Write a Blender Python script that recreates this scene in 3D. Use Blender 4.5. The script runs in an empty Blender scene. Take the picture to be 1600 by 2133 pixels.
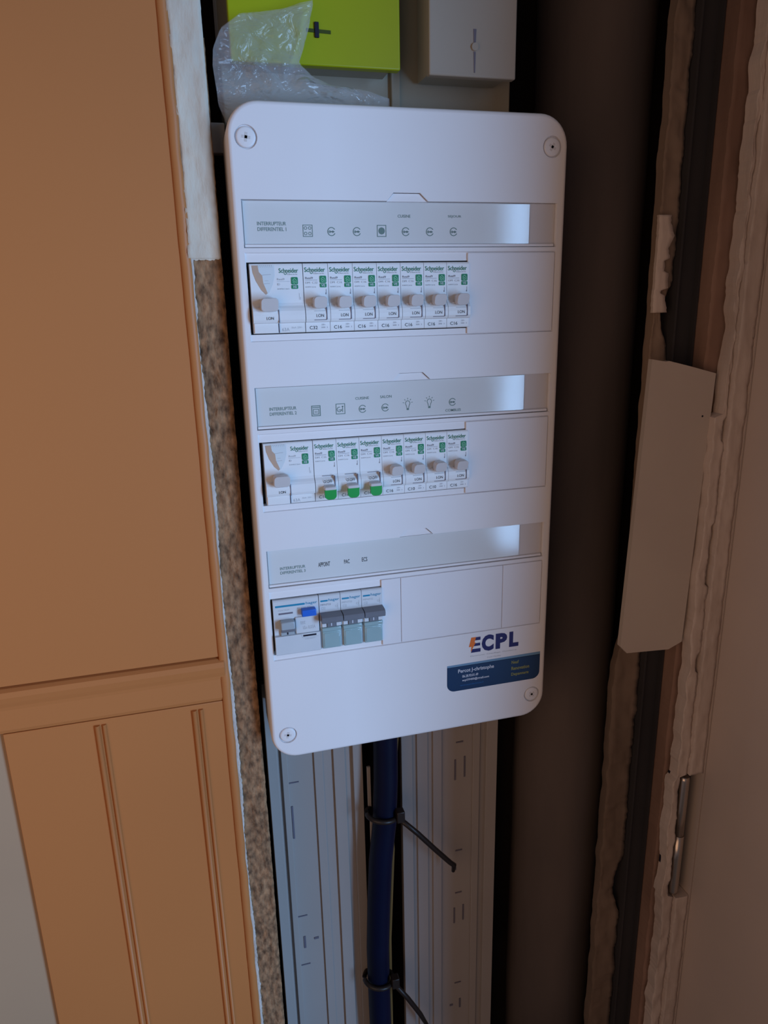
import bpy, bmesh, math, random
from mathutils import Vector, Matrix, noise
random.seed(7)
S = bpy.context.scene
C = S.collection
MM = 0.001
TOP = 1.75                                   # height of the board's top edge above the floor, metres

def V(u, v, w):                              # millimetres right / down / into the wall, from the board's top left corner
    return Vector((u*MM, w*MM, TOP - v*MM))
def L(u, v, w):
    return Vector((u*MM, w*MM, -v*MM))

# ------------------------------------------------------------------ camera
cam = bpy.data.cameras.new('camera'); camo = bpy.data.objects.new('camera', cam); C.objects.link(camo)
cx = Vector((0.96473264, -0.26229668, -0.02216744))
dn = Vector((-0.09389217, -0.26421492, -0.95988267))
fw = Vector((0.24591706, 0.92811149, -0.27952436))
cy, cz = -dn, -fw
M = Matrix(((cx.x, cy.x, cz.x), (cx.y, cy.y, cz.y), (cx.z, cy.z, cz.z))).to_4x4()
M.translation = V(-39.82, 130.25, -533.44)
camo.matrix_world = M
cam.sensor_fit = 'VERTICAL'; cam.sensor_height = 36; cam.lens = 1500*36/2133
cam.clip_start = 0.01
S.camera = camo
# ------------------------------------------------------------------ light
S.view_settings.view_transform = 'Standard'; S.view_settings.look = 'None'
S.view_settings.gamma = 1; S.view_settings.use_curve_mapping = False
S.view_settings.exposure = 0.0
S.cycles.caustics_reflective = False; S.cycles.caustics_refractive = False
wd = bpy.data.worlds.new('world'); S.world = wd; wd.use_nodes = True
wd.node_tree.nodes['Background'].inputs[0].default_value = (0.86, 0.84, 1.0, 1)
wd.node_tree.nodes['Background'].inputs[1].default_value = 0.085
def area(name, loc, target, sx, sy, energy, col):
    l = bpy.data.lights.new(name, 'AREA'); l.shape = 'RECTANGLE'; l.size = sx; l.size_y = sy
    l.energy = energy; l.color = col
    o = bpy.data.objects.new(name, l); C.objects.link(o); o.location = loc
    o.rotation_euler = (target - loc).to_track_quat('-Z', 'Y').to_euler(); return o
area('window_daylight', V(1440, 340, -2000), V(100, 250, 0), 0.62, 1.6, 56, (0.34, 0.60, 1.0))
area('room_lamp', V(-560, 300, -720), V(60, 280, 0), 0.85, 0.95, 2.4, (1.0, 0.60, 0.35))

# ------------------------------------------------------------------ materials
def mat(name, col, rough=0.5, spec=0.5, metal=0.0, coat=0.0, coat_rough=0.1, n=None, bump=0.0, bscale=60, col2=None, nscale=20, stretch=(1, 1, 1), detail=4, lo=0.35, hi=0.65, alpha=1.0, trans=0.0):
    m = bpy.data.materials.new(name); m.use_nodes = True
    nt = m.node_tree; b = nt.nodes['Principled BSDF']
    b.inputs['Base Color'].default_value = (*col, 1); b.inputs['Roughness'].default_value = rough
    b.inputs['Specular IOR Level'].default_value = spec; b.inputs['Metallic'].default_value = metal
    b.inputs['Coat Weight'].default_value = coat; b.inputs['Coat Roughness'].default_value = coat_rough
    b.inputs['Alpha'].default_value = alpha; b.inputs['Transmission Weight'].default_value = trans
    tc = nt.nodes.new('ShaderNodeTexCoord'); mp = nt.nodes.new('ShaderNodeMapping')
    mp.inputs['Scale'].default_value = stretch
    nt.links.new(tc.outputs['Object'], mp.inputs['Vector'])
    if col2 is not None:
        nz = nt.nodes.new('ShaderNodeTexNoise'); nz.inputs['Scale'].default_value = nscale; nz.inputs['Detail'].default_value = detail
        nt.links.new(mp.outputs[0], nz.inputs['Vector'])
        r = nt.nodes.new('ShaderNodeValToRGB')
        r.color_ramp.elements[0].position = lo; r.color_ramp.elements[0].color = (*col, 1)
        r.color_ramp.elements[1].position = hi; r.color_ramp.elements[1].color = (*col2, 1)
        nt.links.new(nz.outputs['Fac'], r.inputs[0]); nt.links.new(r.outputs[0], b.inputs['Base Color'])
    if bump:
        n2 = nt.nodes.new('ShaderNodeTexNoise'); n2.inputs['Scale'].default_value = bscale; n2.inputs['Detail'].default_value = 5
        nt.links.new(mp.outputs[0], n2.inputs['Vector'])
        bp = nt.nodes.new('ShaderNodeBump'); bp.inputs['Strength'].default_value = bump; bp.inputs['Distance'].default_value = 0.002
        nt.links.new(n2.outputs['Fac'], bp.inputs['Height']); nt.links.new(bp.outputs[0], b.inputs['Normal'])
        if coat: nt.links.new(bp.outputs[0], b.inputs['Coat Normal'])
    return m
K = {}
K['cover'] = mat('white_moulded_plastic', (0.80, 0.79, 0.80), 0.42, 0.4, col2=(0.82, 0.81, 0.82), nscale=8)
K['box'] = mat('white_box_plastic', (0.60, 0.58, 0.56), 0.5, 0.3, col2=(0.63, 0.61, 0.59), nscale=8)
K['blank'] = mat('white_blanking_plastic', (0.78, 0.77, 0.79), 0.4, 0.4, col2=(0.80, 0.79, 0.81), nscale=10)
K['holder'] = mat('label_holder_plastic', (0.64, 0.61, 0.60), 0.45, 0.4, col2=(0.66, 0.63, 0.62), nscale=10)
K['paper'] = mat('label_strip_under_clear_film', (0.66, 0.69, 0.69), 0.6, 0.3, coat=1.0, coat_rough=0.10, bump=0.06, bscale=14, col2=(0.70, 0.72, 0.72), nscale=6)
K['clear'] = mat('clear_tab_plastic', (0.72, 0.75, 0.80), 0.3, 0.5, coat=0.4)
K['mcb'] = mat('breaker_plastic', (0.80, 0.83, 0.84), 0.35, 0.4, col2=(0.83, 0.85, 0.87), nscale=30)
K['mcb2'] = mat('grey_white_breaker_plastic', (0.62, 0.66, 0.70), 0.35, 0.4, col2=(0.66, 0.70, 0.73), nscale=30)
K['lever'] = mat('pale_lever_plastic', (0.62, 0.60, 0.60), 0.35, 0.4, col2=(0.65, 0.63, 0.62), nscale=30)
K['greenlever'] = mat('green_lever_plastic', (0.01, 0.33, 0.05), 0.35, 0.4, col2=(0.012, 0.36, 0.06), nscale=30)
K['greylever'] = mat('grey_lever_plastic', (0.16, 0.17, 0.20), 0.4, 0.4, col2=(0.18, 0.19, 0.22), nscale=30)
K['toggle'] = mat('light_grey_toggle_plastic', (0.36, 0.42, 0.46), 0.3, 0.5, col2=(0.39, 0.45, 0.49), nscale=30)
K['bluebtn'] = mat('blue_button_plastic', (0.02, 0.13, 0.62), 0.35, 0.4, col2=(0.025, 0.15, 0.66), nscale=30)
K['tealcap'] = mat('clear_teal_terminal_cover', (0.30, 0.44, 0.46), 0.15, 0.6, coat=0.5, col2=(0.34, 0.48, 0.50), nscale=30)
K['darkslot'] = mat('dark_gap', (0.015, 0.015, 0.03), 0.6, 0.2)
K['slot'] = mat('grey_slot', (0.16, 0.15, 0.19), 0.6, 0.2)
K['inkgreen'] = mat('green_print', (0.03, 0.22, 0.15), 0.6, 0.2)
K['badge'] = mat('green_badge_print', (0.02, 0.24, 0.11), 0.5, 0.3)
K['badgeline'] = mat('pale_green_print', (0.30, 0.62, 0.42), 0.5, 0.3)
K['inkdark'] = mat('dark_print', (0.06, 0.07, 0.08), 0.6, 0.2)
K['inkgrey'] = mat('grey_print', (0.26, 0.27, 0.31), 0.6, 0.2)
K['inkpale'] = mat('pale_grey_print', (0.46, 0.49, 0.52), 0.6, 0.2)
K['inklabel'] = mat('grey_green_print', (0.16, 0.24, 0.22), 0.6, 0.2)
K['inkblue'] = mat('cyan_blue_print', (0.02, 0.25, 0.42), 0.5, 0.3)
K['tanprint'] = mat('tan_face_print', (0.58, 0.38, 0.25), 0.5, 0.3, col2=(0.48, 0.36, 0.29), nscale=120)
K['faceprint'] = mat('pale_face_print', (0.66, 0.74, 0.78), 0.5, 0.3)
K['navy'] = mat('navy_sticker_print', (0.012, 0.045, 0.12), 0.35, 0.4, col2=(0.008, 0.035, 0.10), nscale=12)
K['skyblue'] = mat('light_blue_sticker_print', (0.16, 0.30, 0.45), 0.35, 0.4)
K['logonavy'] = mat('indigo_logo_print', (0.022, 0.022, 0.13), 0.4, 0.3)
K['orange'] = mat('orange_logo_print', (0.80, 0.19, 0.03), 0.4, 0.3)
K['whiteink'] = mat('white_print', (0.60, 0.64, 0.72), 0.5, 0.3)
K['oliveink'] = mat('yellow_green_print', (0.30, 0.30, 0.08), 0.5, 0.3)
K['midblue'] = mat('mid_blue_print', (0.015, 0.10, 0.28), 0.5, 0.3)
K['warmlightpaint'] = mat('warm_light_tinted_paint', (0.46, 0.175, 0.055), 0.45, 0.35, col2=(0.52, 0.20, 0.062), nscale=2.2, detail=2, bump=0.04, bscale=25)  # cream boarding; the orange of the warm light is put into its colour
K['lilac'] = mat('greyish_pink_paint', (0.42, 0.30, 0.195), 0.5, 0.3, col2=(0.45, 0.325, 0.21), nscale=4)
K['plaster'] = mat('white_painted_filler', (0.52, 0.46, 0.38), 0.8, 0.2, col2=(0.70, 0.65, 0.54), nscale=26, stretch=(1, 1, .35), bump=1.0, bscale=110)
K['lip'] = mat('white_paint_edge', (0.62, 0.58, 0.54), 0.7, 0.2, col2=(0.50, 0.46, 0.42), nscale=60, bump=0.8, bscale=150)
K['chip'] = mat('raw_chipboard', (0.09, 0.052, 0.032), 0.9, 0.1, col2=(0.47, 0.27, 0.145), nscale=240, stretch=(1, 1, .5), detail=8, lo=0.30, hi=0.74, bump=1.0, bscale=260)
K['green'] = mat('lime_green_plastic', (0.31, 0.37, 0.003), 0.4, 0.3, col2=(0.33, 0.39, 0.004), nscale=8)
K['meterboard'] = mat('grey_meter_board', (0.36, 0.34, 0.27), 0.6, 0.2, col2=(0.40, 0.37, 0.30), nscale=10)
K['whitecover'] = mat('off_white_cover_plastic', (0.37, 0.33, 0.27), 0.45, 0.3, col2=(0.39, 0.35, 0.29), nscale=8)
K['trunk'] = mat('trunking_plastic', (0.39, 0.355, 0.335), 0.4, 0.4, col2=(0.42, 0.385, 0.365), nscale=5)
K['cable'] = mat('blue_sheath', (0.0015, 0.004, 0.021), 0.5, 0.2, col2=(0.002, 0.005, 0.028), nscale=15)
K['tie'] = mat('black_nylon', (0.02, 0.014, 0.012), 0.4, 0.4)
K['wire'] = mat('yellow_green_wire', (0.26, 0.15, 0.05), 0.4, 0.4)
K['shadewall'] = mat('shade_darkened_back_wall', (0.030, 0.024, 0.022), 0.9, 0.1, col2=(0.05, 0.038, 0.034), nscale=8, bump=0.3, bscale=30)  # shade of the recess is put into the wall's dark colour
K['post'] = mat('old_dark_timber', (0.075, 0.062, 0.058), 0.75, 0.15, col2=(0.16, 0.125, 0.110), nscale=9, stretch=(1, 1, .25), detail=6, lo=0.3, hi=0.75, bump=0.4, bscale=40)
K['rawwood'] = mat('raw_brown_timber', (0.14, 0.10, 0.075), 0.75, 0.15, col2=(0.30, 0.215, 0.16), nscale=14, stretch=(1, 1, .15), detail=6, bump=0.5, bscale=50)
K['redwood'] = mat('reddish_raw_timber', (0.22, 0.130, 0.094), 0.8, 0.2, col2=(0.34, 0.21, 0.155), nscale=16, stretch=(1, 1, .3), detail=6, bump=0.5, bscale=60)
K['darkmetal'] = mat('dark_brown_metal', (0.040, 0.038, 0.040), 0.6, 0.2, col2=(0.05, 0.046, 0.048), nscale=10)
K['cream'] = mat('cream_hardboard', (0.57, 0.49, 0.43), 0.6, 0.2, col2=(0.60, 0.52, 0.45), nscale=12, bump=0.1, bscale=40)
K['creampaint'] = mat('cream_gloss_paint', (0.58, 0.48, 0.42), 0.45, 0.3, col2=(0.62, 0.51, 0.44), nscale=7, bump=0.12, bscale=18)
K['flaking'] = mat('flaking_cream_paint', (0.56, 0.46, 0.40), 0.6, 0.3, col2=(0.68, 0.57, 0.50), nscale=22, stretch=(1, 1, .2), bump=0.8, bscale=60)
K['steel'] = mat('worn_steel', (0.60, 0.52, 0.46), 0.28, 0.5, metal=0.9, col2=(0.55, 0.48, 0.42), nscale=40)
K['greenslot'] = mat('dark_green_slot', (0.05, 0.07, 0.01), 0.6, 0.2)
K['floor'] = mat('dark_wooden_floor', (0.10, 0.06, 0.04), 0.6, 0.3, col2=(0.14, 0.09, 0.06), nscale=6, stretch=(1, .2, 1))
def bagmat():
    m = bpy.data.materials.new('clear_crumpled_film'); m.use_nodes = True; nt = m.node_tree; b = nt.nodes['Principled BSDF']
    b.inputs['Base Color'].default_value = (0.62, 0.66, 0.70, 1); b.inputs['Roughness'].default_value = 0.12
    b.inputs['Specular IOR Level'].default_value = 0.9
    b.inputs['Coat Weight'].default_value = 1.0; b.inputs['Coat Roughness'].default_value = 0.06
    tr = nt.nodes.new('ShaderNodeBsdfTransparent'); mx = nt.nodes.new('ShaderNodeMixShader')
    lw = nt.nodes.new('ShaderNodeLayerWeight'); lw.inputs['Blend'].default_value = 0.35
    mr = nt.nodes.new('ShaderNodeMapRange'); mr.inputs['To Min'].default_value = 0.16; mr.inputs['To Max'].default_value = 0.62
    nt.links.new(lw.outputs['Facing'], mr.inputs['Value']); nt.links.new(mr.outputs[0], mx.inputs[0])
    nt.links.new(tr.outputs[0], mx.inputs[1]); nt.links.new(b.outputs[0], mx.inputs[2])
    tc = nt.nodes.new('ShaderNodeTexCoord'); mp = nt.nodes.new('ShaderNodeMapping'); mp.inputs['Scale'].default_value = (1, 1, 1.8); mp.inputs['Rotation'].default_value = (0, .6, 0)
    n2 = nt.nodes.new('ShaderNodeTexNoise'); n2.inputs['Scale'].default_value = 38; n2.inputs['Detail'].default_value = 3; n2.inputs['Distortion'].default_value = 1.2
    bp = nt.nodes.new('ShaderNodeBump'); bp.inputs['Strength'].default_value = 0.9; bp.inputs['Distance'].default_value = 0.006
    nt.links.new(tc.outputs['Object'], mp.inputs[0]); nt.links.new(mp.outputs[0], n2.inputs[0]); nt.links.new(n2.outputs['Fac'], bp.inputs['Height'])
    nt.links.new(bp.outputs[0], b.inputs['Normal']); nt.links.new(bp.outputs[0], b.inputs['Coat Normal']); nt.links.new(bp.outputs[0], lw.inputs['Normal'])
    nt.links.new(mx.outputs[0], nt.nodes['Material Output'].inputs[0]); return m
K['bag'] = bagmat()

# ------------------------------------------------------------------ mesh helpers
class MB:
    """Collects shapes in millimetres (u right, v down, w into the wall); build() links them as ONE mesh object."""
    def __init__(s, *mats): s.bm = bmesh.new(); s.mats = list(mats); s.cur = 0
    def use(s, k):
        if k not in s.mats: s.mats.append(k)
        s.cur = s.mats.index(k); return s
    def face(s, vs, smooth=False):
        try: f = s.bm.faces.new(vs)
        except ValueError: return None
        f.material_index = s.cur; f.smooth = smooth; return f
    def v(s, u, v, w): return s.bm.verts.new(L(u, v, w))
    def box(s, u0, v0, w0, u1, v1, w1, bev=0, seg=2):
        a = [s.v(u, v, w) for w in (w0, w1) for v in (v0, v1) for u in (u0, u1)]
        fs = [s.face([a[i] for i in q]) for q in ((0, 1, 3, 2), (4, 6, 7, 5), (0, 4, 5, 1), (2, 3, 7, 6), (0, 2, 6, 4), (1, 5, 7, 3))]
        if bev:
            es = list({e for f in fs for e in f.edges})
            r = bmesh.ops.bevel(s.bm, geom=es, offset=bev*MM, segments=seg, affect='EDGES', profile=0.5, material=-1)
            for f in r['faces']: f.material_index = s.cur; f.smooth = True
        return s
    def poly(s, pts, w):                     # flat printed shape facing the viewer
        s.face([s.v(u, v, w) for u, v in pts]); return s
    def rect(s, u0, v0, u1, v1, w): return s.poly([(u0, v0), (u1, v0), (u1, v1), (u0, v1)], w)
    def prism(s, pts, w0, w1, smooth=False):
        a = [s.v(u, v, w0) for u, v in pts]; b = [s.v(u, v, w1) for u, v in pts]
        s.face(a); s.face(list(reversed(b)))
        for i in range(len(pts)):
            j = (i+1) % len(pts); s.face([a[i], b[i], b[j], a[j]], smooth)
        return s
    def profile(s, pv, u0, u1):              # closed (v, w) profile swept along u
        a = [s.v(u0, v, w) for v, w in pv]; b = [s.v(u1, v, w) for v, w in pv]
        s.face(a); s.face(list(reversed(b)))
        for i in range(len(pv)):
            j = (i+1) % len(pv); s.face([a[i], b[i], b[j], a[j]])
        return s
    def ring(s, c, r, t, w, n=20, a0=0, a1=360, asp=1.0):
        for i in range(n):
            p, q = [math.radians(a0+(a1-a0)*k/n) for k in (i, i+1)]
            s.poly([(c[0]+r*math.cos(p), c[1]+r*asp*math.sin(p)), (c[0]+r*math.cos(q), c[1]+r*asp*math.sin(q)),
                    (c[0]+(r-t)*math.cos(q), c[1]+(r-t)*asp*math.sin(q)), (c[0]+(r-t)*math.cos(p), c[1]+(r-t)*asp*math.sin(p))], w)
        return s
    def line(s, p, q, t, w):
        d = Vector((q[0]-p[0], q[1]-p[1])); d.normalize(); nx, ny = -d.y*t/2, d.x*t/2
        return s.poly([(p[0]+nx, p[1]+ny), (q[0]+nx, q[1]+ny), (q[0]-nx, q[1]-ny), (p[0]-nx, p[1]-ny)], w)
    def frame(s, u0, v0, u1, v1, t, w):
        s.rect(u0, v0, u1, v0+t, w); s.rect(u0, v1-t, u1, v1, w); s.rect(u0, v0+t, u0+t, v1-t, w); s.rect(u1-t, v0+t, u1, v1-t, w); return s
    def disc(s, c, r, w, n=20): return s.poly([(c[0]+r*math.cos(2*math.pi*k/n), c[1]+r*math.sin(2*math.pi*k/n)) for k in range(n)], w)
    def text(s, t, u0, v0, u1, v1, w, bold=0.0):
        vs, fs = glyphs(t, bold)
        nv = [s.v(u0+(u1-u0)*x, v1-(v1-v0)*y, w) for x, y in vs]
        for f in fs: s.face([nv[i] for i in f])
        return s
    def tube(s, path, r, n=12, sx=1.0, closed_ends=True):
        rings = []
        P = [Vector(p) for p in path]
        for i, p in enumerate(P):
            t = (P[min(i+1, len(P)-1)] - P[max(i-1, 0)]).normalized()
            a = t.cross(Vector((0, 0, 1)));
            if a.length < 0.1: a = t.cross(Vector((1, 0, 0)))
            a.normalize(); b = t.cross(a)
            rr = r[i] if isinstance(r, (list, tuple)) else r
            rings.append([s.v(*(p + a*rr*sx*math.cos(2*math.pi*k/n) + b*rr*math.sin(2*math.pi*k/n))) for k in range(n)])
        for x, y in zip(rings, rings[1:]):
            for k in range(n): s.face([x[k], x[(k+1) % n], y[(k+1) % n], y[k]], True)
        if closed_ends: s.face(rings[0]); s.face(list(reversed(rings[-1])))
        return s
    def strip(s, rows, w0, w1, dw=0.0, nu=2, seed=0):   # ragged vertical board: rows of (v, u_left, u_right); displaced front, sides and back
        F = []; B = []
        for v, a, b in rows:
            fr = []
            for k in range(nu+1):
                u = a+(b-a)*k/nu
                d = dw*noise.noise(Vector((u*.11+seed, v*.05, seed))) + dw*.6*noise.noise(Vector((u*.4, v*.22+seed, seed)))
                fr.append(s.v(u, v, w0+d))
            F.append(fr); B.append((s.v(a, v, w1), s.v(b, v, w1)))
        for i in range(len(rows)-1):
            for k in range(nu): s.face([F[i][k], F[i][k+1], F[i+1][k+1], F[i+1][k]], dw > 0)
            s.face([F[i][0], F[i+1][0], B[i+1][0], B[i][0]]); s.face([F[i][-1], B[i][1], B[i+1][1], F[i+1][-1]])
            s.face([B[i][0], B[i+1][0], B[i+1][1], B[i][1]])
        s.face(F[0]+[B[0][1], B[0][0]]); s.face(F[-1]+[B[-1][1], B[-1][0]])
        return s
    def build(s, name, parent=None, loc=None, fix=False, rot=None):
        if fix: bmesh.ops.recalc_face_normals(s.bm, faces=s.bm.faces)
        me = bpy.data.meshes.new(name); s.bm.to_mesh(me); s.bm.free()
        for k in s.mats: me.materials.append(K[k])
        o = bpy.data.objects.new(name, me); C.objects.link(o)
        if parent is not None: o.parent = parent
        if loc is not None: o.location = loc
        return o
GC = {}
def glyphs(t, bold=0.0):
    if (t, bold) in GC: return GC[(t, bold)]
    c = bpy.data.curves.new('t', 'FONT'); c.body = t; c.offset = bold; c.resolution_u = 3
    o = bpy.data.objects.new('t', c); C.objects.link(o)
    dg = bpy.context.evaluated_depsgraph_get(); me = bpy.data.meshes.new_from_object(o.evaluated_get(dg))
    xs = [v.co.x for v in me.vertices]; ys = [v.co.y for v in me.vertices]
    x0, x1, y0, y1 = min(xs), max(xs), min(ys), max(ys)
    r = ([((v.co.x-x0)/(x1-x0), (v.co.y-y0)/(y1-y0)) for v in me.vertices], [list(p.vertices) for p in me.polygons])
    bpy.data.objects.remove(o); bpy.data.curves.remove(c); bpy.data.meshes.remove(me)
    GC[(t, bold)] = r; return r
def tag(o, label=None, cat=None, group=None, kind=None):
    if label: o['label'] = label
    if cat: o['category'] = cat
    if group: o['group'] = group
    if kind: o['kind'] = kind
    return o
def thing(name, label, cat, loc, group=None, kind=None):
    o = bpy.data.objects.new(name, None); o.empty_display_size = 0.01; C.objects.link(o); o.location = loc
    return tag(o, label, cat, group, kind)
def rrect(u0, v0, u1, v1, r, n=8):
    out = []
    for cu, cv, a in ((u1-r, v0+r, -90), (u1-r, v1-r, 0), (u0+r, v1-r, 90), (u0+r, v0+r, 180)):
        for k in range(n+1):
            t = math.radians(a+90*k/n); out.append((cu+r*math.cos(t), cv+r*math.sin(t)))
    return out
O0 = V(0, 0, 0)

# ================================================================== SETTING
m = MB('floor'); m.box(-900, TOP*1000, -2300, 1300, TOP*1000+20, 190); tag(m.build('floor', loc=O0, fix=True), 'dark wooden floor below the cupboard', 'floor', kind='structure')
m = MB('shadewall'); m.box(-40, -600, 172, 900, 1750, 190); tag(m.build('wall_back', loc=O0, fix=True), 'rough wall coloured dark as shade at the back of the cupboard behind the board', 'wall', kind='structure')

m = MB('creampaint'); m.box(467.5, -600, -12, 900, 1750, 171, 0.5); tag(m.build('light_block_wall_right', loc=O0, fix=True), 'unseen cream wall added to block daylight beyond the door frame on the right', 'wall', kind='structure')  # unseen wall added to stop daylight leaking in behind the frame
# left wall: painted boards, rail and double beads
wl = thing('wall_left', 'cream boarding coloured orange-brown for warm light, with a rail and beaded planks left of the chipboard edge', 'wall', V(-120, 1200, 20), kind='structure')
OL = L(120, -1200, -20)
m = MB('warmlightpaint'); m.box(-800, -600, 20, -33.5, 407, 45, 0.6); m.build('upper_panel', wl, OL, True)
m = MB('warmlightpaint'); m.profile([(407.5, 26), (409, 20.5), (411, 17.5), (415, 16), (420, 17.3), (424, 18.8), (427, 19.3), (444, 19.3), (447, 20.5), (447.5, 26)], -800, -33); m.build('rail', wl, OL, True)
m = MB('warmlightpaint'); m.box(-205, 447.6, 20, -33.5, 1700, 45, 0.6); m.build('plank', wl, OL, True)
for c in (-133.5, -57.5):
    m = MB('warmlightpaint')
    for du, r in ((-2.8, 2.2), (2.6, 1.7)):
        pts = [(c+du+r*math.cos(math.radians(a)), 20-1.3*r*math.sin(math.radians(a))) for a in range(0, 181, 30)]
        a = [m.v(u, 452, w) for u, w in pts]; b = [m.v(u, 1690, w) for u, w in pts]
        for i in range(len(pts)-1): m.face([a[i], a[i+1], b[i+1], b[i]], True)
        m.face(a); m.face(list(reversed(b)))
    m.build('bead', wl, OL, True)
m = MB('warmlightpaint')
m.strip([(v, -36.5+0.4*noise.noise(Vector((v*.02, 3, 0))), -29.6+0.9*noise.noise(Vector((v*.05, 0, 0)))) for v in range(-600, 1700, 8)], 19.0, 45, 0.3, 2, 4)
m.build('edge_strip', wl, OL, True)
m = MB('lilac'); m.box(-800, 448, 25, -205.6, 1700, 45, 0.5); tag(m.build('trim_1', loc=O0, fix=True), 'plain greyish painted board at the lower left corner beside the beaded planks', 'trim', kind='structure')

# chipboard side panel with its filled upper edge and the ragged white paint line
cb = thing('chipboard_side_panel', 'raw brown chipboard upright, its ragged edge facing out left of the distribution board', 'board', V(-19, 1700, 30))
OC = L(19, -1700, -30)
m = MB('chip')
def jag(v, s, a): return a*noise.noise(Vector((v*.08, s, 0)))+a*.7*noise.noise(Vector((v*.31, s, 5)))
m.strip([(v, -31, -8.2+0.5*max(0, min(1, (v-300)/300))*3+jag(v, 1, .45)) for v in [x*2.2-40 for x in range(0, 560)]], 21.5, 165, 2.2, 9, 2)
m.build('board', cb, OC, True)
def lip_w(v):
    base = 2.2 if v < 130 else (1.2 if v < 190 else (2.6 if v < 240 else (3.4 if v < 300 else (1.6 if v < 420 else (3.2 if v < 560 else (1.6 if v < 660 else 3.0))))))
    return base
m = MB('lip'); rows = []
for k in range(0, 520):
    v = 96+k*2.0
    wv = sum(lip_w(v+d) for d in (-18, -9, 0, 9, 18))/5
    rows.append((v, -30.6, -30.2+wv*0.95+jag(v, 9, 0.9)+0.25*math.sin(v*1.1)))
m.strip(rows, 19.6, 24, 0.7, 3, 8); m.build('paint_edge', cb, OC, True)
m = MB('plaster'); rows = []
for k in range(0, 205):
    v = -310+k*2.0
    rows.append((v, -30.4+jag(v, 3, .5)-(1.2 if v > 88 else 0), -8.9+jag(v, 4, .3)))
m.strip(rows, 19.3, 24, 1.6, 8, 12)
teeth = [(-32, 97)] + [(-31+k*1.15, 98.4+1.9*abs(noise.noise(Vector((k*.9, 4, 4))))*2.2-(0.9 if k > 14 else 0)) for k in range(20)] + [(-8.9, 97)]
m.prism(teeth, 20.2, 22.5)
m.build('filler', cb, OC, True)

# ================================================================== RIGHT SIDE
dr = thing('door_1', 'open cream painted cupboard door leaf at the right edge, towards the viewer', 'door', V(420, 1200, -20), kind='structure')
OD = L(-420, -1200, 20)
m = MB('creampaint')
m.prism([(427, -500), (427+40, -500), (427+40, 1700), (427, 1700)], -12, 30)
m.build('frame', dr, OD, True)
m = MB('creampaint')
def leaf(m, u0, w0, u1, w1, th, v0, v1):
    d = Vector((u1-u0, w1-w0)); d.normalize(); nx, nw = -d.y, d.x
    if nx < 0: nx, nw = -nx, -nw
    q = [(u0, w0), (u1, w1), (u1+nx*th, w1+nw*th), (u0+nx*th, w0+nw*th)]
    a = [m.v(u, v0, w) for u, w in q]; b = [m.v(u, v1, w) for u, w in q]
    m.face(a); m.face(list(reversed(b)))
    for i in range(4): m.face([a[i], b[i], b[(i+1) % 4], a[(i+1) % 4]])
leaf(m, 428, -13, 412, -385, 22, -500, 1650)
m.build('leaf', dr, OD, True)
m = MB('creampaint'); leaf(m, 424.4, -62, 411.4, -365, 4, 60, 650); m.build('raised_panel', dr, OD, True)
hg = MB('steel'); hg.tube([(411, v, -4) for v in (600, 604, 640, 671)], [4.6, 5.2, 5.2, 5.2], 14)
hg.tube([(411.5, v, -4) for v in (671.5, 700, 742, 745)], [5.4, 5.4, 5.4, 4.8], 14)
hg.build('hinge_knuckle', dr, OD, True)
def jag2(v, s, a): return a*noise.noise(Vector((v*.022, s, 1)))+a*.8*noise.noise(Vector((v*.06, s, 9)))+a*.15*noise.noise(Vector((v*.3, s, 3)))
m = MB('darkmetal'); m.box(424.5, -90, -30, 427.5, -38, -14, .5); m.build('latch_plate', dr, OD, True)
# ragged painted edge of the frame
def rag(v0, v1, ul, ur, al, ar, seed, st=2.5):
    n = int((v1-v0)/st); return [(v0+k*st, ul+jag(v0+k*st, seed, al), ur+jag(v0+k*st, seed+3, ar)) for k in range(n+1)]
ft = thing('door_frame_edge', 'flaking cream painted edge of the door frame with a long crack', 'door frame', V(410, 1400, 0))
OF = L(-410, -1400, 0)
m = MB('flaking'); m.strip(rag(-400, 596, 411, 426.6, .8, .3, 21), -11, 5.5, 1.5, 6, 31); m.strip(rag(748, 1650, 411, 426.6, .8, .3, 22), -11, 5.5, 1.5, 6, 32); m.build('outer_paint', ft, OF, True)
rows = []
for k in range(0, 560):
    v = -400+k*3.0
    l = 399 if v > 230 else 407
    if 600 < v < 745: l = 396
    e = 410.5 + (3 if (235 < v < 255 or 330 < v < 392 or 460 < v < 480) else 0)*-1
    if 598 < v < 748: e = 404
    rows.append((v, l+jag2(v, 41, 3.2), e+jag2(v, 44, 1.4)))
m = MB('flaking'); m.strip(rows, -7, 5.5, 2.0, 5, 51); m.build('inner_paint', ft, OF, True)
m = MB('darkslot'); m.box(398, 597, 3, 424, 747, 5.6); m.build('hinge_recess', ft, OF, True)

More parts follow.
